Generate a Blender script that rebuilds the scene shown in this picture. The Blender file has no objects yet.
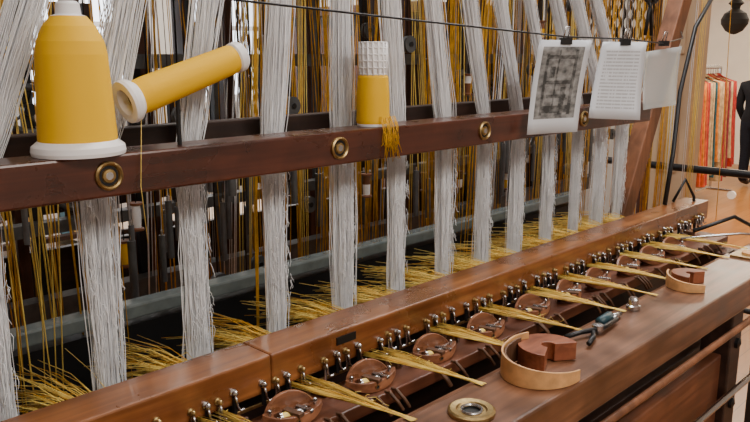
import bpy, math, random
import numpy as np
from mathutils import Vector, Matrix
random.seed(7)
R=random.random
def U(a,b): return a+(b-a)*R()
scene=bpy.context.scene
# ---------------------------------------------------------------- materials
def newmat(name):
    m=bpy.data.materials.new(name); m.use_nodes=True
    nt=m.node_tree; b=nt.nodes['Principled BSDF']
    return m,nt,b
def plain(name,c,rough=.5,metal=0,spec=.5,var=.0,scale=40,bump=0,trans=0,emit=0):
    m,nt,b=newmat(name)
    b.inputs['Base Color'].default_value=(*c,1); b.inputs['Roughness'].default_value=rough
    b.inputs['Metallic'].default_value=metal; b.inputs['Specular IOR Level'].default_value=spec
    if trans: b.inputs['Transmission Weight'].default_value=trans
    if emit:
        b.inputs['Emission Color'].default_value=(*c,1); b.inputs['Emission Strength'].default_value=emit
    if var or bump:
        tc=nt.nodes.new('ShaderNodeTexCoord'); n=nt.nodes.new('ShaderNodeTexNoise')
        n.inputs['Scale'].default_value=scale; n.inputs['Detail'].default_value=4
        nt.links.new(tc.outputs['Object'],n.inputs['Vector'])
        if var:
            r=nt.nodes.new('ShaderNodeValToRGB')
            r.color_ramp.elements[0].position=.3; r.color_ramp.elements[1].position=.7
            r.color_ramp.elements[0].color=(*[max(0,x*(1-var)) for x in c],1)
            r.color_ramp.elements[1].color=(*[min(1,x*(1+var)) for x in c],1)
            nt.links.new(n.outputs['Fac'],r.inputs['Fac']); nt.links.new(r.outputs['Color'],b.inputs['Base Color'])
        if bump:
            bp=nt.nodes.new('ShaderNodeBump'); bp.inputs['Strength'].default_value=bump; bp.inputs['Distance'].default_value=.002
            nt.links.new(n.outputs['Fac'],bp.inputs['Height']); nt.links.new(bp.outputs['Normal'],b.inputs['Normal'])
    return m
def wood(name,c1,c2,rough=.35,sc=(3,60,60),spec=.5,bump=.15,coat=0):
    m,nt,b=newmat(name)
    tc=nt.nodes.new('ShaderNodeTexCoord'); mp=nt.nodes.new('ShaderNodeMapping'); mp.inputs['Scale'].default_value=sc
    n=nt.nodes.new('ShaderNodeTexNoise'); n.inputs['Scale'].default_value=1; n.inputs['Detail'].default_value=6; n.inputs['Distortion'].default_value=.6
    r=nt.nodes.new('ShaderNodeValToRGB'); r.color_ramp.elements[0].position=.32; r.color_ramp.elements[1].position=.68
    r.color_ramp.elements[0].color=(*c1,1); r.color_ramp.elements[1].color=(*c2,1)
    nt.links.new(tc.outputs['Object'],mp.inputs['Vector']); nt.links.new(mp.outputs['Vector'],n.inputs['Vector'])
    nt.links.new(n.outputs['Fac'],r.inputs['Fac'])
    n2=nt.nodes.new('ShaderNodeTexNoise'); n2.inputs['Scale'].default_value=14; n2.inputs['Detail'].default_value=5; nt.links.new(tc.outputs['Object'],n2.inputs['Vector'])
    mr2=nt.nodes.new('ShaderNodeMapRange'); mr2.inputs['From Min'].default_value=.35; mr2.inputs['From Max'].default_value=.65; mr2.inputs['To Min'].default_value=.62; mr2.inputs['To Max'].default_value=1.18
    nt.links.new(n2.outputs['Fac'],mr2.inputs['Value'])
    mx=nt.nodes.new('ShaderNodeMixRGB'); mx.blend_type='MULTIPLY'; mx.inputs['Fac'].default_value=1
    nt.links.new(r.outputs['Color'],mx.inputs['Color1']); nt.links.new(mr2.outputs['Result'],mx.inputs['Color2']); nt.links.new(mx.outputs['Color'],b.inputs['Base Color'])
    mr=nt.nodes.new('ShaderNodeMapRange'); mr.inputs['To Min'].default_value=max(.05,rough-.12); mr.inputs['To Max'].default_value=rough+.18
    nt.links.new(n2.outputs['Fac'],mr.inputs['Value']); nt.links.new(mr.outputs['Result'],b.inputs['Roughness'])
    bp=nt.nodes.new('ShaderNodeBump'); bp.inputs['Strength'].default_value=bump; bp.inputs['Distance'].default_value=.001
    nt.links.new(n.outputs['Fac'],bp.inputs['Height']); nt.links.new(bp.outputs['Normal'],b.inputs['Normal'])
    b.inputs['Specular IOR Level'].default_value=spec; b.inputs['Coat Weight'].default_value=coat; b.inputs['Coat Roughness'].default_value=.18
    return m
M={}
M['beamtop']=wood('varnished_mahogany',(.040,.008,.004),(.10,.024,.010),.26,coat=.35)
M['beamlow']=wood('varnished_oak_brown',(.15,.045,.012),(.34,.125,.036),.26,coat=.5)
M['rail']=wood('worn_bench_wood',(.09,.035,.016),(.21,.092,.045),.34,coat=.25)
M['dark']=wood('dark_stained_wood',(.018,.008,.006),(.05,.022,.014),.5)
M['post']=wood('post_wood',(.045,.015,.008),(.11,.038,.018),.45,(60,60,3))
M['leanpost']=wood('oak_post',(.15,.055,.022),(.25,.10,.045),.45,(60,60,4))
M['apron']=wood('apron_wood',(.10,.03,.014),(.18,.065,.03),.4)
M['shuttle']=wood('shuttle_wood',(.15,.05,.022),(.38,.16,.08),.28,(20,90,90))
M['redwood']=wood('red_boxwood',(.17,.045,.018),(.30,.095,.042),.35,(20,80,80))
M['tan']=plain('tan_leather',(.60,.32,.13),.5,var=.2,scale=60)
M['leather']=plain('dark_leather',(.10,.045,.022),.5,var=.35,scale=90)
M['white']=plain('white_thread',(.94,.95,.99),.55,var=.03,scale=150)
M['white2']=plain('ivory_thread',(.80,.81,.85),.6,var=.1,scale=150)
M['gold']=plain('gold_thread',(.68,.35,.02),.5,var=.3,scale=60)
M['gold2']=plain('pale_gold_thread',(.92,.66,.16),.5,var=.15,scale=60)
M['steel']=plain('steel',(.55,.55,.56),.25,1)
M['iron']=plain('black_iron',(.03,.03,.032),.4,.7)
M['cast']=plain('grey_cast_iron',(.10,.105,.11),.45,.4,var=.3,scale=30)
M['brass']=plain('old_brass',(.42,.30,.13),.38,1,var=.2,scale=200)
M['lead']=plain('lead_weight',(.16,.165,.175),.45,.5,var=.2)
M['plastic']=plain('white_plastic',(.90,.90,.92),.4)
M['hollow']=plain('dark_hollow',(.02,.02,.02),.8)
M['teal']=plain('teal_grip',(.015,.05,.065),.4)
M['green']=plain('greenish_glazed_rail',(.17,.20,.20),.15,.3,var=.2)
def yarnmat(name,c,ax_scale):
    m,nt,b=newmat(name)
    tc=nt.nodes.new('ShaderNodeTexCoord'); w=nt.nodes.new('ShaderNodeTexWave'); w.bands_direction='Z'
    w.inputs['Scale'].default_value=ax_scale; w.inputs['Distortion'].default_value=1.5; w.inputs['Detail'].default_value=3
    nt.links.new(tc.outputs['Object'],w.inputs['Vector'])
    r=nt.nodes.new('ShaderNodeValToRGB')
    r.color_ramp.elements[0].color=(*[x*.93 for x in c],1); r.color_ramp.elements[1].color=(*c,1)
    nt.links.new(w.outputs['Fac'],r.inputs['Fac']); nt.links.new(r.outputs['Color'],b.inputs['Base Color'])
    bp=nt.nodes.new('ShaderNodeBump'); bp.inputs['Strength'].default_value=.2; bp.inputs['Distance'].default_value=.0005
    nt.links.new(w.outputs['Fac'],bp.inputs['Height']); nt.links.new(bp.outputs['Normal'],b.inputs['Normal'])
    b.inputs['Roughness'].default_value=.6; b.inputs['Specular IOR Level'].default_value=.25
    return m
M['yarn']=yarnmat('yellow_yarn',(.92,.53,.006),420)
# ---------------------------------------------------------------- mesh builder
class MB:
    def __init__(s): s.v=[];s.f=[];s.m=[];s.sm=[];s.mats=[]
    def mi(s,k):
        if k not in s.mats: s.mats.append(k)
        return s.mats.index(k)
    def add(s,vs,fs,mat,smooth=False):
        o=len(s.v); s.v+= [tuple(v) for v in vs]; i=s.mi(mat)
        for f in fs: s.f.append(tuple(o+a for a in f)); s.m.append(i); s.sm.append(smooth)
    def box(s,a,b,mat,rot=None,piv=None):
        x0,y0,z0=a;x1,y1,z1=b
        vs=[Vector(p) for p in [(x0,y0,z0),(x1,y0,z0),(x1,y1,z0),(x0,y1,z0),(x0,y0,z1),(x1,y0,z1),(x1,y1,z1),(x0,y1,z1)]]
        if rot is not None:
            c=Vector(piv) if piv is not None else (Vector(a)+Vector(b))/2
            vs=[c+rot@(v-c) for v in vs]
        s.add(vs,[(0,3,2,1),(4,5,6,7),(0,1,5,4),(1,2,6,5),(2,3,7,6),(3,0,4,7)],mat)
    def prism(s,p0,p1,w,d,mat,side=Vector((0,1,0))):
        p0=Vector(p0);p1=Vector(p1);a=(p1-p0).normalized();b=a.cross(side).normalized();c=side
        vs=[]
        for p in (p0,p1):
            for sx,sy in((-1,-1),(1,-1),(1,1),(-1,1)): vs.append(p+b*sx*w/2+c*sy*d/2)
        s.add(vs,[(0,3,2,1),(4,5,6,7),(0,1,5,4),(1,2,6,5),(2,3,7,6),(3,0,4,7)],mat)
    def lathe(s,o,d,prof,mat,seg=28,smooth=True):
        o=Vector(o);d=Vector(d).normalized()
        a=d.orthogonal().normalized();b=d.cross(a)
        for k in range(len(prof)-1):
            r0,h0=prof[k][:2];r1,h1=prof[k+1][:2]; mt=prof[k][2] if len(prof[k])>2 else mat
            vs=[]
            for r,h in((r0,h0),(r1,h1)):
                for i in range(seg):
                    t=2*math.pi*i/seg; vs.append(o+d*h+(a*math.cos(t)+b*math.sin(t))*r)
            fs=[(i,(i+1)%seg,seg+(i+1)%seg,seg+i) for i in range(seg)]
            s.add(vs,fs,mt,smooth)
    def cyl(s,p0,p1,r,mat,seg=12,r1=None):
        p0=Vector(p0);p1=Vector(p1);L=(p1-p0).length
        if r1 is None:r1=r
        s.lathe(p0,p1-p0,[(0.00001,0),(r,0)],mat,seg,False)
        s.lathe(p0,p1-p0,[(r,0),(r1,L)],mat,seg,True)
        s.lathe(p0,p1-p0,[(r1,L),(0.00001,L)],mat,seg,False)
    def tube(s,pts,r,mat,seg=3,r2=None):
        pts=[Vector(p) for p in pts]; n=len(pts); vs=[]
        for k,p in enumerate(pts):
            t=(pts[min(k+1,n-1)]-pts[max(k-1,0)]).normalized()
            a=t.cross(Vector((.13,.97,.21))).normalized(); b=t.cross(a)
            rr=r if r2 is None else r+(r2-r)*k/(n-1)
            for i in range(seg):
                th=2*math.pi*i/seg; vs.append(p+(a*math.cos(th)+b*math.sin(th))*rr)
        fs=[]
        for k in range(n-1):
            for i in range(seg):
                fs.append((k*seg+i,k*seg+(i+1)%seg,(k+1)*seg+(i+1)%seg,(k+1)*seg+i))
        fs.append(tuple(range(seg))[::-1]); fs.append(tuple((n-1)*seg+i for i in range(seg)))
        s.add(vs,fs,mat,True)
    def torus(s,o,d,R0,r,mat,seg=28,sg=10):
        prof=[(R0+r*math.cos(2*math.pi*i/sg), r*math.sin(2*math.pi*i/sg)) for i in range(sg+1)]
        s.lathe(o,d,prof,mat,seg)
    def arc(s,o,r0,r1,z0,z1,a0,a1,mat,seg=24,rot=None):
        o=Vector(o);vs=[]
        for i in range(seg+1):
            t=a0+(a1-a0)*i/seg
            for r,z in((r0,z0),(r1,z0),(r1,z1),(r0,z1)):
                p=Vector((r*math.cos(t),r*math.sin(t),z))
                if rot is not None:p=rot@p
                vs.append(o+p)
        fs=[]
        for i in range(seg):
            for j in range(4):
                a=i*4+j;b=i*4+(j+1)%4; fs.append((a,a+4,b+4,b))
        fs.append((0,1,2,3)); e=seg*4; fs.append((e+3,e+2,e+1,e))
        s.add(vs,fs,mat)
    def strap(s,pts,z0,hs,th,mat):
        n=len(pts);vs=[]
        for k in range(n):
            p=Vector((*pts[k],0));t=(Vector((*pts[min(k+1,n-1)],0))-Vector((*pts[max(k-1,0)],0))).normalized();nn=Vector((-t.y,t.x,0))
            h=hs[k]
            for sd,z in((-1,z0),(1,z0),(1,z0+h),(-1,z0+h)): vs.append(p+nn*sd*th/2+Vector((0,0,z)))
        fs=[]
        for i in range(n-1):
            for j in range(4):
                a=i*4+j;b=i*4+(j+1)%4; fs.append((a,a+4,b+4,b))
        fs.append((0,1,2,3)); e=(n-1)*4; fs.append((e+3,e+2,e+1,e))
        s.add(vs,fs,mat,False)
    def done(s,name,parent=None,bevel=0,shift=None):
        me=bpy.data.meshes.new(name); me.from_pydata(s.v,[],s.f); me.update()
        for k in s.mats: me.materials.append(M[k] if isinstance(k,str) else k)
        me.polygons.foreach_set('material_index',s.m); me.polygons.foreach_set('use_smooth',s.sm)
        ob=bpy.data.objects.new(name,me); scene.collection.objects.link(ob)
        if parent: ob.parent=parent
        if bevel:
            md=ob.modifiers.new('b','BEVEL'); md.width=bevel; md.segments=2; md.limit_method='ANGLE'
        return ob
def empty(name,loc=(0,0,0)):
    e=bpy.data.objects.new(name,None); scene.collection.objects.link(e); e.empty_display_size=.1
    return e
# ---------------------------------------------------------------- room shell
M['wall']=plain('wall_plaster',(.60,.56,.50),.8,var=.05,scale=3)
M['wall2']=plain('shop_plaster',(.88,.81,.68),.8,var=.04,scale=3)
M['ceil']=plain('ceiling_paint',(.75,.73,.7),.9,var=.03,scale=3)
M['trimw']=plain('cream_paint',(.50,.35,.22),.45,var=.05,scale=8)
def floormat():
    m,nt,b=newmat('plank_floor')
    tc=nt.nodes.new('ShaderNodeTexCoord'); br=nt.nodes.new('ShaderNodeTexBrick')
    br.inputs['Scale'].default_value=1.4; br.inputs['Color1'].default_value=(.42,.175,.045,1); br.inputs['Color2'].default_value=(.34,.13,.032,1)
    br.inputs['Mortar'].default_value=(.16,.07,.02,1); br.inputs['Mortar Size'].default_value=.003; br.inputs['Row Height'].default_value=.15; br.inputs['Brick Width'].default_value=1.4
    nt.links.new(tc.outputs['Object'],br.inputs['Vector']); 
    mp=nt.nodes.new('ShaderNodeMapping'); mp.inputs['Scale'].default_value=(2,25,1); n=nt.nodes.new('ShaderNodeTexNoise'); n.inputs['Scale'].default_value=1.5
    nt.links.new(tc.outputs['Object'],mp.inputs['Vector']); nt.links.new(mp.outputs['Vector'],n.inputs['Vector'])
    mx=nt.nodes.new('ShaderNodeMixRGB'); mx.blend_type='MULTIPLY'; mx.inputs['Fac'].default_value=.35
    nt.links.new(br.outputs['Color'],mx.inputs['Color1']); nt.links.new(n.outputs['Fac'],mx.inputs['Color2'])
    nt.links.new(mx.outputs['Color'],b.inputs['Base Color']); b.inputs['Roughness'].default_value=.3
    return m
M['floor']=floormat()
X0,X1,X2=-3,4.5,12; Y0,Y1=-2.2,5.5; H=3.0
b=MB(); b.box((X0-.1,Y0-.1,-.1),(X2+.1,Y1+.1,0),'floor'); b.done('floor')
b=MB(); b.box((X0-.1,Y0-.1,H),(X2+.1,Y1+.1,H+.1),'ceil'); b.done('ceiling')
b=MB(); b.box((X0-.12,Y0,0),(X0,Y1,H),'wall'); b.done('wall_west')
b=MB(); b.box((X0-.12,Y0-.12,0),(X2+.12,Y0,H),'wall'); b.done('wall_south')
b=MB(); b.box((X2,Y0,0),(X2+.12,Y1,H),'wall2'); b.done('wall_east')
wins=[(-1.6,-.2),(.4,1.6),(2.1,3.1),(3.4,4.2),(6.5,8.0),(9.2,10.8)]; zs,ze=1.25,2.35
b=MB(); x=X0-.12
for a,c in wins:
    b.box((x,Y1,0),(a,Y1+.2,H),'wall'); b.box((a,Y1,0),(c,Y1+.2,zs),'wall'); b.box((a,Y1,ze),(c,Y1+.2,H),'wall'); x=c
b.box((x,Y1,0),(X2+.12,Y1+.2,H),'wall'); b.done('wall_north')
for i,(a,c) in enumerate(wins):
    b=MB()
    for p,q in (((a,zs),(c,zs+.05)),((a,ze-.05),(c,ze)),((a,zs),(a+.05,ze)),((c-.05,zs),(c,ze)),(((a+c)/2-.02,zs),((a+c)/2+.02,ze)),((a,1.85),(c,1.89))):
        b.box((p[0],Y1+.06,p[1]),(q[0],Y1+.11,q[1]),'plastic')
    b.done('window_%d'%(i+1))
D0,D1,DZ=.1,1.80,2.3
b=MB(); b.box((X1,Y0,0),(X1+.15,D0,H),'wall'); b.box((X1,D1,0),(X1+.15,Y1,H),'wall'); b.box((X1,D0,DZ),(X1+.15,D1,H),'wall'); b.done('wall_partition')
b=MB(); b.box((X1-.03,D1-.02,0),(X1+.18,D1+.20,DZ+.12),'trimw'); b.box((X1-.03,D0-.15,0),(X1+.18,D0+.02,DZ+.12),'trimw'); b.box((X1-.03,D0+.02,DZ-.02),(X1+.18,D1-.02,DZ+.12),'trimw')
for z in (.15,.95,1.65):
    b.box((X1-.045,D1+.03,z),(X1-.03,D1+.15,z+.6),'trimw')
b.done('trim_1',bevel=.006)
b=MB(); b.box((X1-.02,D1+.20,0),(X1,Y1,.12),'trimw'); b.done('baseboard_partition')
b=MB(); b.box((X0,Y1-.02,0),(X1,Y1,.12),'trimw'); b.done('baseboard_north')
# ---------------------------------------------------------------- LOOM
loom=empty('ribbon_loom')
b=MB(); b.box((-.45,.80,1.4905),(1.78,.86,1.539),'beamtop'); b.done('upper_beam',loom,.003)
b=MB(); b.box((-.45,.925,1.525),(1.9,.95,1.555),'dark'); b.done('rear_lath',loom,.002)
b=MB(); b.box((-.45,.735,1.218),(.56,.80,1.268),'beamlow'); b.box((.5605,.735,1.218),(2.03,.80,1.268),'beamlow'); b.done('breast_beam',loom,.003)
b=MB(); b.box((-.45,.467,1.15),(1.87,.572,1.21),'rail'); b.done('front_rail',loom,.004)
b=MB()
b.box((-.45,.66,1.172),(1.98,.733,1.192),'apron')
b.box((-.45,.615,1.135),(1.95,.635,1.165),'rail')
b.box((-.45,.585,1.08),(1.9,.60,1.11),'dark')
b.box((-.45,.573,1.0),(1.88,.80,1.02),'dark'); b.box((-.45,.802,.98),(1.98,.809,1.215),'dark')  # dark tray and backing boards added to stand in for shade in the gap
b.done('shuttle_race',loom,.002)
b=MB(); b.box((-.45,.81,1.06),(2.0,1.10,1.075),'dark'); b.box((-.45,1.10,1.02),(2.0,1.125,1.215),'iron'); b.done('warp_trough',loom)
b=MB(); b.box((-.45,1.095,1.225),(2.0,1.13,1.25),'green'); b.done('trough_rail',loom,.004)
b=MB()
for x in (-.33,.03,.389,.745,1.10,1.455):
    o=(x,.80,1.5155); d=(0,-1,0)
    b.lathe(o,d,[(.0165,0),(.0165,.003),(.0145,.0045),(.0125,.003),(.0115,.001,'iron'),(.0085,.001,'brass'),(.0075,.003),(.0045,.0035,'steel'),(.0001,.0035)],'brass')
b.done('brass_grommets',loom)
HX=[.14,.276,.412,.553,.695,.836,.972,1.108,1.233,1.35,1.476,1.598,1.711,1.82]
b=MB(); x=.22; k=0
while x<1.99:
    o=Vector((x+U(-.003,.003),.735,1.235+U(-.003,.003)))
    if k%5!=4:
        b.lathe(o,(0,-1,0),[(.0048,0),(.0048,.002),(.003,.003),(.0027,.005),(.0036,.007),(.0025,.009),(.0001,.010)],'steel' if k%2 else 'brass',14)
        b.tube([o+Vector((0,-.006,-.002)),o+Vector((0,-.009,-.010)),o+Vector((.002,-.008,-.018)),o+Vector((.005,-.010,-.023)),o+Vector((.008,-.013,-.020))],.0018,'steel',6)
        b.cyl(o+Vector((0,-.004,-.006)),o+Vector((0,-.004,-.028)),.0028,'iron' if k%2 else 'steel',10)
    x+=.0215;k+=1
b.box((.675,.733,1.248),(.712,.736,1.259),'iron')
b.done('steel_hooks',loom)
b=MB()
for x in HX[1:]:
    for dx,m in ((-.064,'leather'),(-.052,'shuttle'),(.052,'leather'),(.030,'leather')):
        y0=.712+U(-.008,.004)
        b.box((x+dx-.005,y0,1.1925),(x+dx+.004,.7335,1.209+U(-.004,.005)),m,Matrix.Rotation(math.radians(U(-16,16)),3,'Z'))
    for q in range(3):
        xx=x+U(-.06,.06); p=Vector((xx,.655,1.188)); b.tube([Vector((xx,.664,1.1935)),p+Vector((0,0,.006)),p+Vector((.004,-.012,-.006)),p+Vector((.010,-.016,-.018))],.0028,'leather',6)
    b.cyl((x-.056,.705,1.1925),(x-.056,.705,1.214),.0025,'steel',8)
    b.box((x-.058,.732,1.204),(x+.05,.7345,1.209),'brass')
b.done('shuttle_guides',loom,.001)
def upx(x,dz): return .84+(x-.84)*(1-.68*dz)
for n,x in enumerate(HX):
    b=MB()
    w=(.0205 if x<.6 else (.0190 if x<1.2 else .016))*U(.88,1.08)
    x+=U(-.003,.003)
    ph=U(0,6)
    for k in range(175):
        ang=U(0,2*math.pi); rr=math.sqrt(R())*U(.8,1.15)
        if k<14: rr=U(1.1,1.45)
        ox=rr*math.cos(ang)*w; oy=rr*math.sin(ang)*.010
        e=U(-1,1)*.0026; sk=U(-1,1)*.006
        pts=[]
        for z in (1.09,1.16,1.22,1.27,1.32,1.38,1.43,1.48,1.515,1.56,1.63,1.72,1.85,2.0,2.25):
            dz=max(0,z-1.515)
            wf=1.0+.12*math.sin(z*9+ph) - (.12 if abs(z-1.515)<.03 else 0)
            xx=(upx(x,dz) if dz>0 else x)+ox*wf+e*math.sin(z*40+k)+sk*(1.4-z)+U(-1,1)*.0013
            pts.append((xx,.893+oy*wf+U(-1,1)*.001,z))
        b.tube(pts,U(.00035,.0007),'white' if R()<.85 else 'white2',3)
    for k in range(90):
        z=U(1.26,1.49); s=random.choice((-1,1)); p=Vector((x+s*w*U(.2,1),.881,z)); q=[p]
        for j in range(3):
            q.append(q[-1]+Vector((s*U(-.004,.003),-U(0,.002),-U(.001,.010))))
        b.tube(q,.0004,'white',3)
    b.done('warp_hank.%03d'%n,loom)
for n,x in enumerate(HX):
    b=MB()
    for k in range(120):
        s=random.gauss(0,.55)
        p0=Vector((x-.055+s*.018,.815,1.238+U(-.012,.006))); p1=Vector((x-.07+s*.042+U(-.008,.008),U(.88,1.05),1.20+U(-.03,.035)))
        m=(p0+p1)/2+Vector((U(-.005,.005),0,U(.0,.016)))
        b.tube([p0,m,p1],.0006,random.choice(('gold','gold2','gold2')),3)
    b.done('gold_warp_tuft.%03d'%n,loom)
b=MB()
for c in range(135):
    cx=U(.12,3.0); cy=U(1.0,1.55); lean=U(-.12,.12)
    mt=random.choice(('gold','gold','gold','gold2','gold','white2'))
    for k in range(random.randint(2,7)):
        xx=cx+U(-.02,.02); yy=cy+U(-.01,.01)
        b.tube([(xx,yy,1.0),(xx+lean*.2+U(-.006,.006),yy,1.45),(xx+lean*.6,yy,1.9),(xx+lean,yy,2.42)],U(.0008,.0014),mt,3)
b.done('gold_draw_cords',loom)
# lead weights, bobbins and pulleys
b=MB()
for k in range(120):
    x=U(.3,2.6); y=U(1.16,1.42); z=U(1.20,1.40); L=U(.07,.15)
    b.cyl((x,y,z),(x,y,z+L),U(.005,.0085),random.choice(('lead','lead','cast')),8); b.cyl((x,y,z+L),(x,y,z+L+.01),.003,'steel',6)
    b.tube([(x,y,z+L),(x+U(-.02,.02),y,2.4)],.0009,random.choice(('gold','white2','dark')),3)
for k in range(40):
    x=U(.3,2.5); y=U(1.16,1.4); z=U(1.16,1.8); 
    b.lathe((x,y-.015,z),(0,1,0),[(.0001,0,'iron'),(.006,0,'cast'),(.006,.003),(.019,.003),(.019,.007),(.014,.010),(.019,.013),(.019,.017),(.006,.017),(.0001,.02)],'cast',16)
    b.tube([(x,y,z),(x,y+.002,2.42)],.0018,'iron',4)
for k in range(26):
    x=U(.3,2.4); y=U(1.16,1.4); z=U(1.2,1.7)
    b.lathe((x,y,z),(0,0,1),[(.0001,0,'dark'),(.013,0,'leanpost'),(.013,.004,'leanpost'),(.008,.006,random.choice(('yarn','white','leanpost'))),(.009,.03),(.008,.048,'leanpost'),(.013,.05,'leanpost'),(.013,.054,'leanpost'),(.0001,.054)],random.choice(('yarn','white','leanpost')),14)
    b.tube([(x,y,z+.054),(x,y,2.42)],.0012,'iron',4)
b.done('lead_weights',loom)
b=MB()
b.box((-.3,1.47,1.62),(2.8,1.50,1.65),'cast'); b.box((-.3,1.47,1.30),(2.8,1.50,1.325),'cast'); b.box((-.3,1.46,1.12),(2.8,1.50,1.17),'cast')
x=.3
while x<2.75:
    w=U(.006,.014); z0=random.choice((1.12,1.30)); z1=random.choice((1.65,1.75,2.1,2.42))
    b.box((x-w,1.505,z0),(x+w,1.52,z1),random.choice(('cast','iron','dark')))
    if R()<.4:
        zz=U(1.35,1.6); b.torus((x,1.50,zz),(0,1,0),U(.03,.055),.007,'cast',20,8); b.lathe((x,1.49,zz),(0,1,0),[(.0001,0),(.012,0),(.012,.03),(.0001,.03)],'iron',12)
        for a in range(5):
            t=a*2*math.pi/5; b.tube([(x,1.50,zz),(x+.035*math.cos(t),1.50,zz+.035*math.sin(t))],.003,'cast',5)
    x+=U(.05,.11)
b.done('iron_mechanism',loom)
b=MB()
for x in (.45,.58,.73,.88,1.0,1.12,1.26,1.40,1.53,1.66,1.79,1.92,2.05,2.18,2.32,2.46,2.8):
    w=.024 if x in (.45,.88,1.4,1.92,2.46,2.8) else .012
    b.box((x-w,1.60,.0 if x in(.45,2.8) else 1.05),(x+w,1.65,2.6),'post')
b.box((-.45,1.57,1.03),(2.85,1.66,1.10),'post'); b.box((-.45,1.58,1.93),(2.85,1.64,2.0),'post'); b.box((-.45,1.0,2.42),(2.85,1.66,2.6),'post'); b.box((-.45,1.66,1.30),(2.85,1.70,1.36),'dark')
b.box((-.45,1.66,1.05),(2.85,1.68,1.22),'dark')
b.done('rear_frame',loom,.003)
b=MB()
b.prism((1.80,.90,1.10),(2.24,.90,2.02),.055,.045,'leanpost')
b.box((1.90,.45,1.10),(1.97,1.65,1.165),'post')
b.box((-.45,.45,1.10),(-.38,1.65,1.165),'post')
for x in (1.90,-.45): b.box((x,1.55,0),(x+.07,1.62,1.2),'post'); b.box((x,.84,0),(x+.07,.9,1.2),'post')
b.box((2.20,.87,1.98),(2.28,1.6,2.04),'post')
b.box((1.50,.475,0),(1.56,.535,1.15),'dark'); b.box((-.4,.475,0),(-.34,.535,1.15),'dark')
b.box((-.4,.49,.86),(1.50,.51,1.06),'apron'); b.box((-.4,.51,.80),(1.50,.80,.82),'apron'); b.box((-.4,.56,.60),(1.50,.58,.74),'apron')
b.box((1.50,.535,.5),(1.56,1.62,.56),'dark'); b.box((1.56,.84,.3),(1.9,.88,.36),'dark')
b.done('end_frame',loom,.004)
b=MB()
b.cyl((-.4,.452,1.135),(1.75,.452,1.135),.0065,'leanpost',12)
b.cyl((-.4,.44,1.02),(1.62,.44,1.02),.006,'steel',12)
for z in (1.08,.95,.8): b.lathe((1.53,.475,z),(0,-1,0),[(.012,0),(.012,.006),(.0001,.01)],'iron',6)
b.done('tension_rods',loom)
b=MB()
b.tube([(2.2,.84,1.80),(2.08,.83,1.72),(1.99,.82,1.55),(1.93,.80,1.40),(1.88,.79,1.27)],.006,'iron',8)
b.tube([(1.93,.79,1.27),(1.95,.77,1.33),(1.99,.76,1.28),(1.96,.74,1.2)],.004,'iron',8)
b.tube([(1.85,.70,1.22),(1.95,.64,1.25),(2.05,.6,1.20)],.005,'iron',8)
b.tube([(1.75,.69,1.22),(1.88,.60,1.225),(1.95,.52,1.22)],.003,'steel',8)
b.done('iron_bracket',loom)
for n,x in enumerate(HX[1:-1]):
    b=MB()
    for k in range(56):
        s=U(-1,1); side=U(-1,1)
        if k<40: side=(1 if k%2 else -1)*U(.8,1)
        j=U(-.002,.002)
        p0=Vector((x+.050+side*.017,.735,1.220+U(-.004,.003)))
        p1=Vector((x+.069+side*.008+j,.64,1.216+U(-.002,.003)))
        p2=Vector((x+.083+s*.0025,.574,1.2115+U(0,.002)))
        p3=Vector((x+.085+s*.005,.560-U(0,.006),1.2122))
        b.tube([p0,(p0+p1)/2+Vector((j,0,.001+j)),p1,p2,p3],.00045,random.choice(('gold2','gold2','gold2','gold')),3)
    for k in range(14):
        y=U(.6,.73); t=(.735-y)/.16; cx=x+.052+.03*t+random.choice((-1,1))*.017*(1-t)
        p=Vector((cx,y,1.218)); b.tube([p,p+Vector((U(-.006,.006),U(-.006,.004),U(0,.005))),p+Vector((U(-.012,.012),U(-.012,.004),U(-.002,.006)))],.0003,'gold2',3)
    b.done('weft_bundle.%03d'%n,loom)
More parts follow.
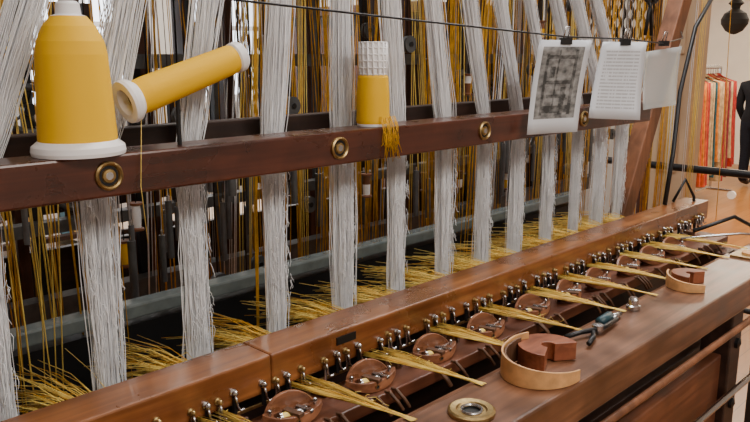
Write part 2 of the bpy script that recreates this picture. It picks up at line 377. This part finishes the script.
# ---------------------------------------------------------------- shuttles
def shuttle(x,n):
    b=MB()
    N=32; out=[];inn=[]
    L,W=.043,.017
    for i in range(N):
        t=2*math.pi*i/N; c,s=math.cos(t),math.sin(t)
        px=L*(abs(c)**1.0)*(1 if c>0 else -1); py=W*(abs(s)**1.25)*(1 if s>0 else -1)
        qx=.60*L*(abs(c)**.6)*(1 if c>0 else -1); qy=.52*W*(abs(s)**.7)*(1 if s>0 else -1)
        lift=.014*(abs(px)/L)**2.5
        out.append((px,py,lift)); inn.append((qx,qy,0))
    vs=[]
    for (px,py,l) in out: vs.append((px,py,l))
    for (px,py,l) in out: vs.append((px*.97,py*.92,.014+l*.5))
    for (px,py,l) in inn: vs.append((px,py,.014))
    for (px,py,l) in inn: vs.append((px,py,.001))
    fs=[]
    for r in range(4):
        a=r*N; c=((r+1)%4)*N
        for i in range(N): fs.append((a+i,a+(i+1)%N,c+(i+1)%N,c+i))
    b.add(vs,fs,'shuttle',False)
    b.cyl((-.026,0,.010),(.026,0,.010),.0016,'steel',8)
    b.lathe((-.019,0,.010),(1,0,0),[(.0001,0),(.0075,0),(.0075,.003),(.0058,.0032,'gold2'),(.006,.014,'steel'),(.0058,.033,'steel'),(.0075,.0335),(.0075,.038),(.0001,.038)],'steel',16)
    pts=[];hs=[]
    for i in range(19):
        t=math.radians(20+140*i/18); pts.append((.036*math.cos(t),.003+.013*math.sin(t))); hs.append(.008+.018*math.sin(math.pi*i/18))
    b.strap(pts,.010,hs,.005,'shuttle')
    b.box((-.006,-.018,.012),(.004,.010,.0175),'leather',Matrix.Rotation(math.radians(24),3,'Z'))
    b.box((.012,-.016,.013),(.018,.010,.0175),'steel',Matrix.Rotation(math.radians(24),3,'Z'))
    for s in(-1,1):
        b.cyl((s*.032,0,.010),(s*.032,0,.021),.0022,'steel',8)
        b.lathe((s*.032,0,.021),(0,0,1),[(.0032,0),(.0028,.003),(.0001,.004)],'steel',10)
    b.lathe((0,-.0158,.007),(0,-1,0),[(.0035,0),(.0035,.002),(.002,.002,'hollow'),(.0001,.001)],'brass',12)
    ob=b.done('loom_shuttle' if n==0 else 'loom_shuttle.%03d'%n,bevel=.0012)
    ob.location=(x-.002+U(-.005,.005),.688,1.1925); ob.rotation_euler=(0,0,math.radians(U(-14,4)))
for n,x in enumerate(HX[1:-1]): shuttle(x,n)
# ---------------------------------------------------------------- yarn packages
b=MB()
o=(.371,.83,1.5395)
b.lathe(o,(0,0,1),[(.0001,0,'plastic'),(.050,0,'plastic'),(.051,.004,'plastic'),(.050,.010,'plastic'),(.0425,.016,'yarn'),(.0425,.022,'yarn'),(.0405,.06,'yarn'),(.0380,.110,'yarn'),(.0355,.124,'yarn'),(.028,.140,'yarn'),(.019,.151,'plastic'),(.0135,.153,'plastic'),(.0125,.164,'plastic'),(.0095,.167,'hollow'),(.009,.155,'hollow'),(.0001,.155)],'yarn',48)
b.done('yarn_cone')
b=MB()
p=Vector((.430,.83,1.594)); q=Vector((.598,.83,1.648)); d=q-p; Ln=d.length
b.lathe(p,d,[(.0001,.012,'hollow'),(.013,.012,'plastic'),(.0155,0,'plastic'),(.0255,0,'plastic'),(.0265,.004,'plastic'),(.0255,.010,'plastic'),(.0205,.016,'yarn'),(.0215,.03,'yarn'),(.0205,Ln*.5,'yarn'),(.0190,Ln-.02,'yarn'),(.018,Ln-.014,'plastic'),(.0200,Ln-.012,'plastic'),(.0200,Ln-.003,'plastic'),(.018,Ln,'plastic'),(.008,Ln,'hollow'),(.0001,Ln-.003)],'yarn',40)
b.cyl((.50,.83,1.5385),(.50,.83,1.598),.003,'iron',8)
b.tube([(.44,.812,1.575),(.43,.797,1.55),(.425,.795,1.50),(.43,.796,1.43)],.0005,'gold2',3)
b.done('yarn_spool')
b=MB(); o=Vector((.846,.83,1.5395))
b.lathe(o,(0,0,1),[(.0001,0,'plastic'),(.025,0,'plastic'),(.0255,.004,'yarn'),(.0262,.008,'yarn'),(.0255,.05,'yarn'),(.024,.075,'yarn'),(.0215,.080,'plastic'),(.0205,.081,'plastic'),(.0205,.128,'plastic'),(.0185,.128,'plastic'),(.0185,.10,'plastic'),(.0001,.10)],'yarn',32)
for i in range(16):
    t=2*math.pi*i/16; c=Vector((math.cos(t),math.sin(t),0))*.0212
    b.tube([o+c+Vector((0,0,.078)),o+c+Vector((0,0,.128))],.0018,'plastic',5)
for z in (.08,.09,.10,.11,.12,.128): b.torus(o+Vector((0,0,z)),(0,0,1),.0215,.0013,'plastic',24,6)
for k in range(40):
    x=.83+U(0,.04); z0=1.555
    b.tube([(x,.805,z0),(x+U(-.003,.003),.797,1.54),(x+U(-.006,.006),.796,1.53-U(.0,.02)),(x+U(-.01,.012),.794,1.515-U(0,.03))],.0004,random.choice(('yarn','gold')),3)
b.done('thread_tube_spool')
# ---------------------------------------------------------------- rail tools
Z=1.2105
b=MB(); b.lathe((.706,.520,Z),(0,0,1),[(.030,0),(.030,.004),(.027,.006),(.020,.005),(.018,.003),(.011,.003,'hollow'),(.011,.0005,'hollow'),(.0001,.0005)],'brass',36)
b.torus((.706,.52,Z+.004),(0,0,1),.013,.002,'steel',24,6); b.done('metal_bearing_disc')
b=MB(); o=(.908,.535,Z)
b.arc(o,.010,.044,0.001,.028,math.radians(-35),math.radians(205),'redwood',30)
pts=[];hs=[];c=(.868,.528)
for i in range(61):
    t=i/60; a=math.radians(50+(285-50)*t); r=.050+.015*t*t+.010*max(0,.2-t)/.2
    pts.append((c[0]+r*math.cos(a)*1.05,c[1]+r*math.sin(a)*.90)); hs.append(.038-.022*t*t)
b.strap(pts,Z,hs,.003,'tan')
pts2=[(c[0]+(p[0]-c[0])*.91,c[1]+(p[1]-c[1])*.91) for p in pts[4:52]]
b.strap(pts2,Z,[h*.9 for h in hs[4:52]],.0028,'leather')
b.done('leather_strap_gauge',bevel=.0008)
b=MB(); o=(1.43,.540,Z)
b.arc(o,.008,.034,0,.024,math.radians(-30),math.radians(200),'redwood',26)
pts=[(1.418+(.040+.006*k/20)*math.cos(math.radians(a)),.538+(.038+.004*k/20)*math.sin(math.radians(a))) for k,a in enumerate(range(95,255,8))]
b.strap(pts,Z,[.028-.0007*k for k in range(len(pts))],.0035,'tan')
b.done('leather_strap_block',bevel=.0008)
b=MB(); z=Z+.007
b.tube([(1.13,.555,z),(1.06,.545,z),(1.03,.528,z),(1.0,.520,z)],.004,'iron',8)
b.tube([(1.13,.540,z),(1.07,.535,z+.002),(1.03,.550,z+.002),(1.0,.560,z)],.004,'iron',8)
b.tube([(1.09,.55,z+.003),(1.13,.553,z+.003)],.008,'teal',8); b.lathe((1.065,.54,z),(0,0,1),[(.009,0),(.009,.008),(.0001,.009)],'steel',16)
b.tube([(1.13,.549,z),(1.165,.551,z-.001)],.0065,'steel',8,.004)
b.done('pliers')
b=MB(); b.lathe((1.217,.553,Z),(0,0,1),[(.0001,0),(.012,0),(.012,.007),(.009,.009),(.009,.018),(.006,.022),(.0001,.022)],'steel',20); b.done('steel_cap')
b=MB(); b.box((1.70,.50,Z),(1.78,.56,Z+.004),'brass'); b.lathe((1.74,.53,Z+.004),(0,0,1),[(.018,0),(.018,.004),(.012,.006),(.0001,.006)],'tan',20); b.done('end_plate')
# ---------------------------------------------------------------- papers and cord
def papermat(name,kind):
    m,nt,bs=newmat(name)
    tc=nt.nodes.new('ShaderNodeTexCoord'); uv=tc.outputs['UV']
    sep=nt.nodes.new('ShaderNodeSeparateXYZ'); nt.links.new(uv,sep.inputs[0])
    def mth(op,a,b2=None,c=None):
        n=nt.nodes.new('ShaderNodeMath'); n.operation=op
        for i,v in enumerate((a,b2,c)):
            if v is None: continue
            if isinstance(v,(int,float)): n.inputs[i].default_value=v
            else: nt.links.new(v,n.inputs[i])
        return n.outputs[0]
    def rng(o,lo,hi): return mth('MULTIPLY',mth('GREATER_THAN',o,lo),mth('LESS_THAN',o,hi))
    u,v=sep.outputs[0],sep.outputs[1]
    mp=nt.nodes.new('ShaderNodeMapping'); nt.links.new(uv,mp.inputs['Vector']); n=nt.nodes.new('ShaderNodeTexNoise'); nt.links.new(mp.outputs[0],n.inputs['Vector'])
    mx=nt.nodes.new('ShaderNodeMixRGB'); mx.inputs['Color1'].default_value=(.64,.67,.73,1)
    if kind=='photo':
        mp.inputs['Scale'].default_value=(5,9,1); n.inputs['Scale'].default_value=1.4; n.inputs['Detail'].default_value=6
        dark=None
        rects=[(.20,.25,.2,.85),(.74,.80,.2,.9),(.43,.46,.3,.9),(.20,.79,.80,.84),(.20,.79,.53,.57),(.20,.79,.22,.30),(.30,.68,.38,.42),(.30,.40,.60,.72),(.56,.66,.2,.5)]
        for r0 in rects:
            q=mth('MULTIPLY',rng(u,r0[0],r0[1]),rng(v,r0[2],r0[3]))
            dark=q if dark is None else mth('MAXIMUM',dark,q)
        val=mth('SUBTRACT',mth('MULTIPLY',n.outputs['Fac'],.75),mth('MULTIPLY',dark,.12))
        val=mth('MAXIMUM',mth('SUBTRACT',val,.18),.03)
        cb=nt.nodes.new('ShaderNodeCombineXYZ')
        for i in range(3): nt.links.new(val,cb.inputs[i])
        nt.links.new(cb.outputs[0],mx.inputs['Color2'])
        fac=mth('MULTIPLY',rng(u,.10,.9),rng(v,.16,.93))
    else:
        mp.inputs['Scale'].default_value=(30,3,1); n.inputs['Scale'].default_value=1.5
        mx.inputs['Color2'].default_value=(.25,.25,.27,1)
        line=mth('GREATER_THAN',mth('SINE',mth('MULTIPLY',v,6.283*22)),.1)
        words=mth('GREATER_THAN',n.outputs['Fac'],.42)
        fac=mth('MULTIPLY',mth('MULTIPLY',line,words),mth('MULTIPLY',rng(u,.12,.88),rng(v,.12,.9)))
        fac=mth('MULTIPLY',fac,.6)
    nt.links.new(fac,mx.inputs['Fac']); nt.links.new(mx.outputs[0],bs.inputs['Base Color']); bs.inputs['Roughness'].default_value=.5
    return m
def paper(name,TL,TR,BR,BL,mat,thick=.0004,curl=.006):
    TL,TR,BR,BL=map(Vector,(TL,TR,BR,BL)); N=8
    nrm=(TR-TL).cross(BL-TL).normalized()
    me=bpy.data.meshes.new(name); vs=[];fs=[];uv=[]
    for j in range(N+1):
        for i in range(N+1):
            u,v=i/N,j/N
            p=(TL*(1-u)+TR*u)*(1-v)+(BL*(1-u)+BR*u)*v+nrm*curl*(math.sin(v*3.1)*.8+ (v**3)*math.sin(u*3.1))
            vs.append(p); uv.append((u,1-v))
    for j in range(N):
        for i in range(N): a=j*(N+1)+i; fs.append((a,a+1,a+N+2,a+N+1))
    me.from_pydata(vs,[],fs); l=me.uv_layers.new()
    for lp in me.loops: l.data[lp.index].uv=uv[lp.vertex_index]
    me.materials.append(mat)
    for p in me.polygons:p.use_smooth=True
    ob=bpy.data.objects.new(name,me); scene.collection.objects.link(ob)
    md=ob.modifiers.new('s','SOLIDIFY'); md.thickness=thick
    return ob
paper('photograph_sheet',(1.238,.78,1.676),(1.347,.733,1.676),(1.309,.732,1.503),(1.208,.78,1.501),papermat('printed_photo','photo'))
paper('printed_text_sheet',(1.48,.78,1.675),(1.569,.7255,1.675),(1.534,.712,1.513),(1.437,.78,1.519),papermat('printed_text','text'))
sl=plain('clear_sleeve',(.62,.66,.66),.15); sl.node_tree.nodes['Principled BSDF'].inputs['Alpha'].default_value=.42
paper('plastic_sleeve',(1.696,.787,1.655),(1.795,.744,1.668),(1.765,.734,1.533),(1.673,.771,1.524),sl)
b=MB()
b.tube([(-.45,.79,1.775),(.1,.79,1.75),(.563,.788,1.715),(.9,.782,1.70),(1.292,.757,1.682),(1.525,.753,1.681),(1.745,.766,1.674),(1.98,.82,1.69),(2.09,.872,1.71)],.0016,'iron',6)
for x,y in ((1.292,.757),(1.525,.753),(1.745,.766)):
    rot=Matrix.Rotation(math.radians(-28),3,'Z')
    b.box((x-.012,y-.004,1.668),(x+.012,y+.004,1.680),'iron',rot); b.tube([(x-.008,y,1.68),(x-.008,y-.004,1.70),(x+.008,y-.004,1.70),(x+.008,y,1.68)],.0014,'steel',6)
b.done('clip_line')
b=MB(); c=Vector((1.60,.745,1.70))
b.tube([c+Vector((0,0,-.01)),c+Vector((.01,0,.04)),c+Vector((.02,0,.06))],.004,'iron',8); b.tube([c+Vector((.03,0,-.01)),c+Vector((.02,0,.04)),c+Vector((.008,0,.06))],.004,'iron',8)
b.torus(c+Vector((.0,0,.075)),(0,1,0),.014,.004,'iron',20,8); b.torus(c+Vector((.035,0,.075)),(0,1,0),.014,.004,'iron',20,8)
b.tube([c+Vector((.017,0,.085)),c+Vector((.017,0,1.3))],.001,'iron',4)
b.done('hanging_scissors')
# ---------------------------------------------------------------- background furniture
b=MB(); lx0,lx1,ly,lz0,lz1=3.35,4.35,1.98,1.5,2.5
for x in (lx0-.05,lx1): b.box((x,ly-.025,0),(x+.05,ly+.025,lz1),'post')
for z in (.4,lz0-.04,lz1): b.box((lx0,ly-.02,z),(lx1,ly+.02,z+.05),'post')
s=.1
for k in range(-10,11):
    for sg in (1,-1):
        x0=lx0+k*s; a=(x0,lz0);c=(x0+1,lz1)
        if sg<0: a=(x0+1,lz0);c=(x0,lz1)
        dx=c[0]-a[0]; t1=(lx0-a[0])/dx;t2=(lx1-a[0])/dx
        if t1>t2:t1,t2=t2,t1
        ta=max(0,t1);tb=min(1,t2)
        if tb-ta>.02: b.prism((a[0]+dx*ta,ly+.008*sg,lz0+ta),(a[0]+dx*tb,ly+.008*sg,lz0+tb),.016,.008,'iron')
b.done('lattice_screen')
b=MB()
for y in (.9,3.3): b.box((3.2,y,0),(3.23,y+.03,1.18),'iron')
b.cyl((3.215,.4,1.17),(3.215,3.4,1.17),.016,'iron',10); b.cyl((3.215,.9,.6),(3.215,3.33,.6),.012,'iron',10)
b.box((3.15,.88,0),(3.28,.95,.02),'iron');b.box((3.15,3.28,0),(3.28,3.35,.02),'iron')
b.done('barrier_rail')
b=MB()
b.box((1.2,4.6,.0),(2.3,4.95,.06),'dark')
for x in (1.2,2.26): b.box((x,4.6,.06),(x+.04,4.95,1.5),'dark')
for z in (.06,.5,.95,1.46): b.box((1.24,4.6,z),(2.26,4.95,z+.03),'dark')
cols=[(.5,.1,.06),(.7,.6,.4),(.1,.2,.25),(.6,.35,.1),(.75,.72,.7)]
for i,c in enumerate(cols): M['c%d'%i]=plain('box_colour_%d'%i,c,.7,var=.1)
for z in (.09,.53,.98):
    x=1.27
    while x<2.15:
        w=U(.06,.16); w=min(w,2.25-x); b.box((x,4.66,z),(x+w,4.9,z+U(.18,.36)),'c%d'%random.randint(0,4)); x+=w+.01
b.done('storage_shelf')
b=MB()
b.box((1.8,3.3,.72),(3.0,3.9,.76),'trimw')
for x,y in ((1.82,3.32),(2.93,3.32),(1.82,3.83),(2.93,3.83)): b.box((x,y,0),(x+.05,y+.05,.72),'trimw')
b.done('work_table',bevel=.004)
b=MB()
b.box((3.5,3.0,0),(4.3,4.4,.08),'dark'); b.box((3.48,2.98,1.9),(4.32,4.42,1.96),'post')
b.box((3.55,3.0,.08),(4.3,4.4,1.9),'dark')
for y in (3.04,3.74):
    b.box((3.53,y,.14),(3.55,y+.62,.9),'post'); b.box((3.53,y,.98),(3.55,y+.62,1.84),'post')
    b.lathe((3.53,y+.56,.8),(-1,0,0),[(.012,0),(.016,.01),(.0001,.022)],'brass',12); b.lathe((3.53,y+.56,1.1),(-1,0,0),[(.012,0),(.016,.01),(.0001,.022)],'brass',12)
b.done('wooden_cabinet',bevel=.004)
def chair(n,x,y):
    b=MB()
    for dx,dy in((0,0),(.38,0),(0,.38),(.38,.38)): b.box((x+dx,y+dy,0),(x+dx+.035,y+dy+.035,.45 if dy==0 else .95),'dark')
    b.box((x,y,.44),(x+.415,y+.415,.47),'dark')
    for z in (.6,.75,.88): b.box((x+.035,y+.39,z),(x+.38,y+.41,z+.05),'dark')
    b.done('wooden_chair'+n,bevel=.003)
chair('',1.4,2.5); chair('.001',2.3,2.6)
# clothes rack
b=MB(); xa,xb,yr=7.2,9.0,3.26
for x in (xa,xb):
    b.cyl((x,yr,.1),(x,yr,1.5),.014,'steel',10); b.cyl((x,yr-.25,.1),(x,yr+.25,.1),.014,'steel',10)
    for s in (-.25,.25):
        b.lathe((x-.015,yr+s,.05),(1,0,0),[(.0001,0),(.048,0),(.048,.03),(.0001,.03)],'plastic',16)
b.cyl((xa,yr,1.5),(xb,yr,1.5),.014,'steel',10); b.cyl((xa,yr,.12),(xb,yr,.12),.01,'steel',10)
gc=[(.30,.010,.006),(.42,.05,.008),(.30,.12,.03),(.010,.06,.075),(.16,.008,.02),(.50,.14,.006),(.05,.02,.012),(.40,.27,.14)]
for i,c in enumerate(gc): M['g%d'%i]=plain('garment_%d'%i,c,.9,var=.4,scale=20)
x=xa+.06;i=0
while x<xb-.03:
    g='g%d'%random.choice((0,1,2,3,4,5,0,2,1,5,7)); zb=U(.25,.5); N=10; vs=[];fs=[]
    for j,(z,w) in enumerate(((1.44,.05),(1.40,.2),(1.2,.21),(.9,.22),(zb,.25))):
        for k in range(N+1):
            u=k/N*2-1; vs.append((x+.015*math.sin(k*2.1+i)*(j/4),yr+u*w,z-(abs(u)*.05 if j<2 else 0)))
    off=len(vs)
    vs+= [(a+.035,c,d) for a,c,d in vs]
    for j in range(4):
        for k in range(N):
            a=j*(N+1)+k; fs.append((a,a+1,a+N+2,a+N+1)); fs.append((off+a,off+a+N+1,off+a+N+2,off+a+1))
        for a in (j*(N+1),j*(N+1)+N): fs.append((a,a+N+1,off+a+N+1,off+a))
    b.add(vs,fs,g,True)
    b.tube([(x+.017,yr,1.43),(x+.017,yr,1.49),(x+.017,yr+.02,1.52),(x+.017,yr,1.53)],.003,'steel',5)
    x+=U(.05,.07);i+=1
b.done('clothes_rack')
b=MB(); o=Vector((5.47,1.92,1.80))
b.lathe(o,(0,0,1),[(.0001,-.02),(.02,-.015),(.055,.005),(.085,.05),(.088,.08),(.07,.12),(.04,.14),(.025,.15),(.03,.17),(.05,.185),(.03,.21),(.012,.23),(.008,H-o.z-.03),(.05,H-o.z-.028),(.05,H-o.z),(.0001,H-o.z)],'hollow',28)
b.done('pendant_lamp')
# ---------------------------------------------------------------- person
def person(px,py,face):
    J={}
    def j(n,p,r,par=None): J[n]=(Vector(p),r,par)
    j('pelvis',(0,0,.90),.14); j('waist',(0,0,1.02),.13,'pelvis'); j('chest',(0,.0,1.2),.15,'waist'); j('sh',(0,.01,1.32),.12,'chest'); j('neck',(0,.0,1.40),.055,'sh'); j('nk2',(0,-.01,1.46),.048,'neck')
    for s,n in((-1,'L'),(1,'R')):
        j('hip'+n,(s*.09,0,.83),.10,'pelvis'); j('knee'+n,(s*.10,-.03*s,.46),.07,'hip'+n); j('ank'+n,(s*.11,.03-.05*s,.09),.055,'knee'+n); j('toe'+n,(s*.12,-.13-.05*s,.04),.036,'ank'+n)
        j('shl'+n,(s*.17,.01,1.32),.068,'sh'); j('elb'+n,(s*.22,.02,1.06),.052,'shl'+n); j('wr'+n,(s*.20,-.08,.86),.034,'elb'+n)
    names=list(J); me=bpy.data.meshes.new('tmp'); me.from_pydata([J[n][0] for n in names],[(names.index(n),names.index(J[n][2])) for n in names if J[n][2]],[])
    ob=bpy.data.objects.new('tmp',me); scene.collection.objects.link(ob)
    md=ob.modifiers.new('s','SKIN')
    sv=me.skin_vertices[0].data
    for i,n in enumerate(names): sv[i].radius=(J[n][1],J[n][1]*(.8 if n in('pelvis','waist','chest','sh') else 1)); sv[i].use_root=(n=='pelvis')
    ss=ob.modifiers.new('ss','SUBSURF'); ss.levels=2; ss.render_levels=2
    dg=bpy.context.evaluated_depsgraph_get(); m2=bpy.data.meshes.new_from_object(ob.evaluated_get(dg)); bpy.data.objects.remove(ob)
    M['jacket']=plain('dark_jacket',(.010,.010,.013),.9,spec=.2,var=.2); M['jeans']=plain('dark_trousers',(.010,.012,.02),.9,spec=.2,var=.2); M['skin']=plain('skin',(.5,.25,.15),.5); M['shoe']=plain('shoe_leather',(.03,.02,.02),.5); M['hair']=plain('dark_hair',(.03,.02,.015),.6,bump=.5,scale=80)
    m2.materials.clear()
    for k in ('jacket','jeans','skin','shoe'): m2.materials.append(M[k])
    for p in m2.polygons:
        z=p.center.z; p.use_smooth=True
        p.material_index=3 if z<.085 else (2 if z>1.39 else (0 if (z>.86 or abs(p.center.x)>.165 and z>.8) else 1))
    root=empty('standing_person'); body=bpy.data.objects.new('body',m2); scene.collection.objects.link(body); body.parent=root
    h=MB(); c=Vector((0,-.02,1.55))
    vs=[];fs=[];A,B=18,24
    for i in range(A+1):
        th=math.pi*i/A
        for k in range(B):
            ph=2*math.pi*k/B; x=math.sin(th)*math.cos(ph);y=math.sin(th)*math.sin(ph);z=math.cos(th)
            f=1-.22*max(0,-z)*(1 if y>-.2 else .6)
            vs.append(c+Vector((x*.075*f,y*.095*f,z*.115)))
    for i in range(A):
        for k in range(B): fs.append((i*B+k,i*B+(k+1)%B,(i+1)*B+(k+1)%B,(i+1)*B+k))
    h.add(vs,fs,'skin',True)
    h.tube([c+Vector((0,-.09,.01)),c+Vector((0,-.112,-.02)),c+Vector((0,-.09,-.03))],.010,'skin',8)
    for s in(-1,1):
        h.lathe(c+Vector((s*.03,-.084,.008)),(0,-1,0),[(.010,0),(.008,.006),(.0001,.009)],'plastic',10); h.lathe(c+Vector((s*.03,-.092,.008)),(0,-1,0),[(.004,0),(.0001,.003)],'hollow',8)
        h.torus(c+Vector((s*.077,0,-.005)),(1,.2*s,0),.016,.006,'skin',14,6)
    h.tube([c+Vector((-.022,-.088,-.055)),c+Vector((0,-.094,-.056)),c+Vector((.022,-.088,-.055))],.005,'c0',6)
    vs=[];fs=[]
    for i in range(12):
        th=math.pi*.62*i/11
        for k in range(B):
            ph=2*math.pi*k/B; x=math.sin(th)*math.cos(ph);y=math.sin(th)*math.sin(ph);z=math.cos(th)
            if y<-.3 and z<.35: z=.35
            vs.append(c+Vector((x*.084,y*.104+.004,z*.124)))
    for i in range(11):
        for k in range(B): fs.append((i*B+k,i*B+(k+1)%B,(i+1)*B+(k+1)%B,(i+1)*B+k))
    h.add(vs,fs,'hair',True)
    for s in(-1,1):
        w=Vector((s*.20,-.08,.86)); d=Vector((-.02*s,-.03,-.09))
        h.tube([w,w+d*.5,w+d],.026,'skin',8,.03)
        for f in range(4):
            p=w+d+Vector((0,(f-1.5)*.018,0)); L=(.065,.075,.07,.055)[f]
            h.tube([p,p+Vector((-.004*s,-.005,-L*.5)),p+Vector((-.018*s,-.006,-L))],.009,'skin',6,.007)
        h.tube([w+d*.4,w+d*.5+Vector((-.01*s,-.035,-.02)),w+d*.5+Vector((-.015*s,-.045,-.05))],.010,'skin',6,.008)
    h.done('head_and_hands',root)
    root.location=(px,py,0); root.rotation_euler=(0,0,face); root.scale=(1.0,1.0,.96)
person(9.95,3.14,math.radians(75))
# ---------------------------------------------------------------- lights
def area(name,loc,rot,size,sy,power,col=(1,1,1)):
    l=bpy.data.lights.new(name,'AREA'); l.shape='RECTANGLE'; l.size=size; l.size_y=sy; l.energy=power; l.color=col
    o=bpy.data.objects.new(name,l); o.location=loc; o.rotation_euler=rot; scene.collection.objects.link(o)
    return o
area('added_overhead_main',(1.9,1.1,2.95),(0,0,0),2.2,.7,110,(1,.98,.95))  # added area light above the loom, standing in for soft window daylight
area('added_front_fill',(.5,-1.0,2.95),(math.radians(25),0,0),2.5,1,90,(1,.93,.84))  # added fill from the camera side, not an actual fixture
area('added_overhead_back',(3.0,3.8,2.95),(0,0,0),2,1.5,115,(1,.95,.88))  # added area light to lift the back of the room, no fixture there
area('added_shop_fill',(8,2,2.95),(0,0,0),4,3,330,(1,.87,.68))  # added area light to brighten the room beyond the doorway
w=bpy.data.worlds.new('World'); scene.world=w; w.use_nodes=True
bg=w.node_tree.nodes['Background']; bg.inputs['Color'].default_value=(.88,.93,1,1); bg.inputs['Strength'].default_value=5.0
# ---------------------------------------------------------------- camera
cam=bpy.data.cameras.new('camera'); co=bpy.data.objects.new('camera',cam); scene.collection.objects.link(co)
cam.lens=36; cam.sensor_width=36; cam.clip_start=.02
p=math.radians(11.82); hx,hy=.7157,.6984
fw=Vector((hx*math.cos(p),hy*math.cos(p),-math.sin(p)))
co.location=(0,0,1.65); co.rotation_euler=fw.to_track_quat('-Z','Y').to_euler()
scene.camera=co
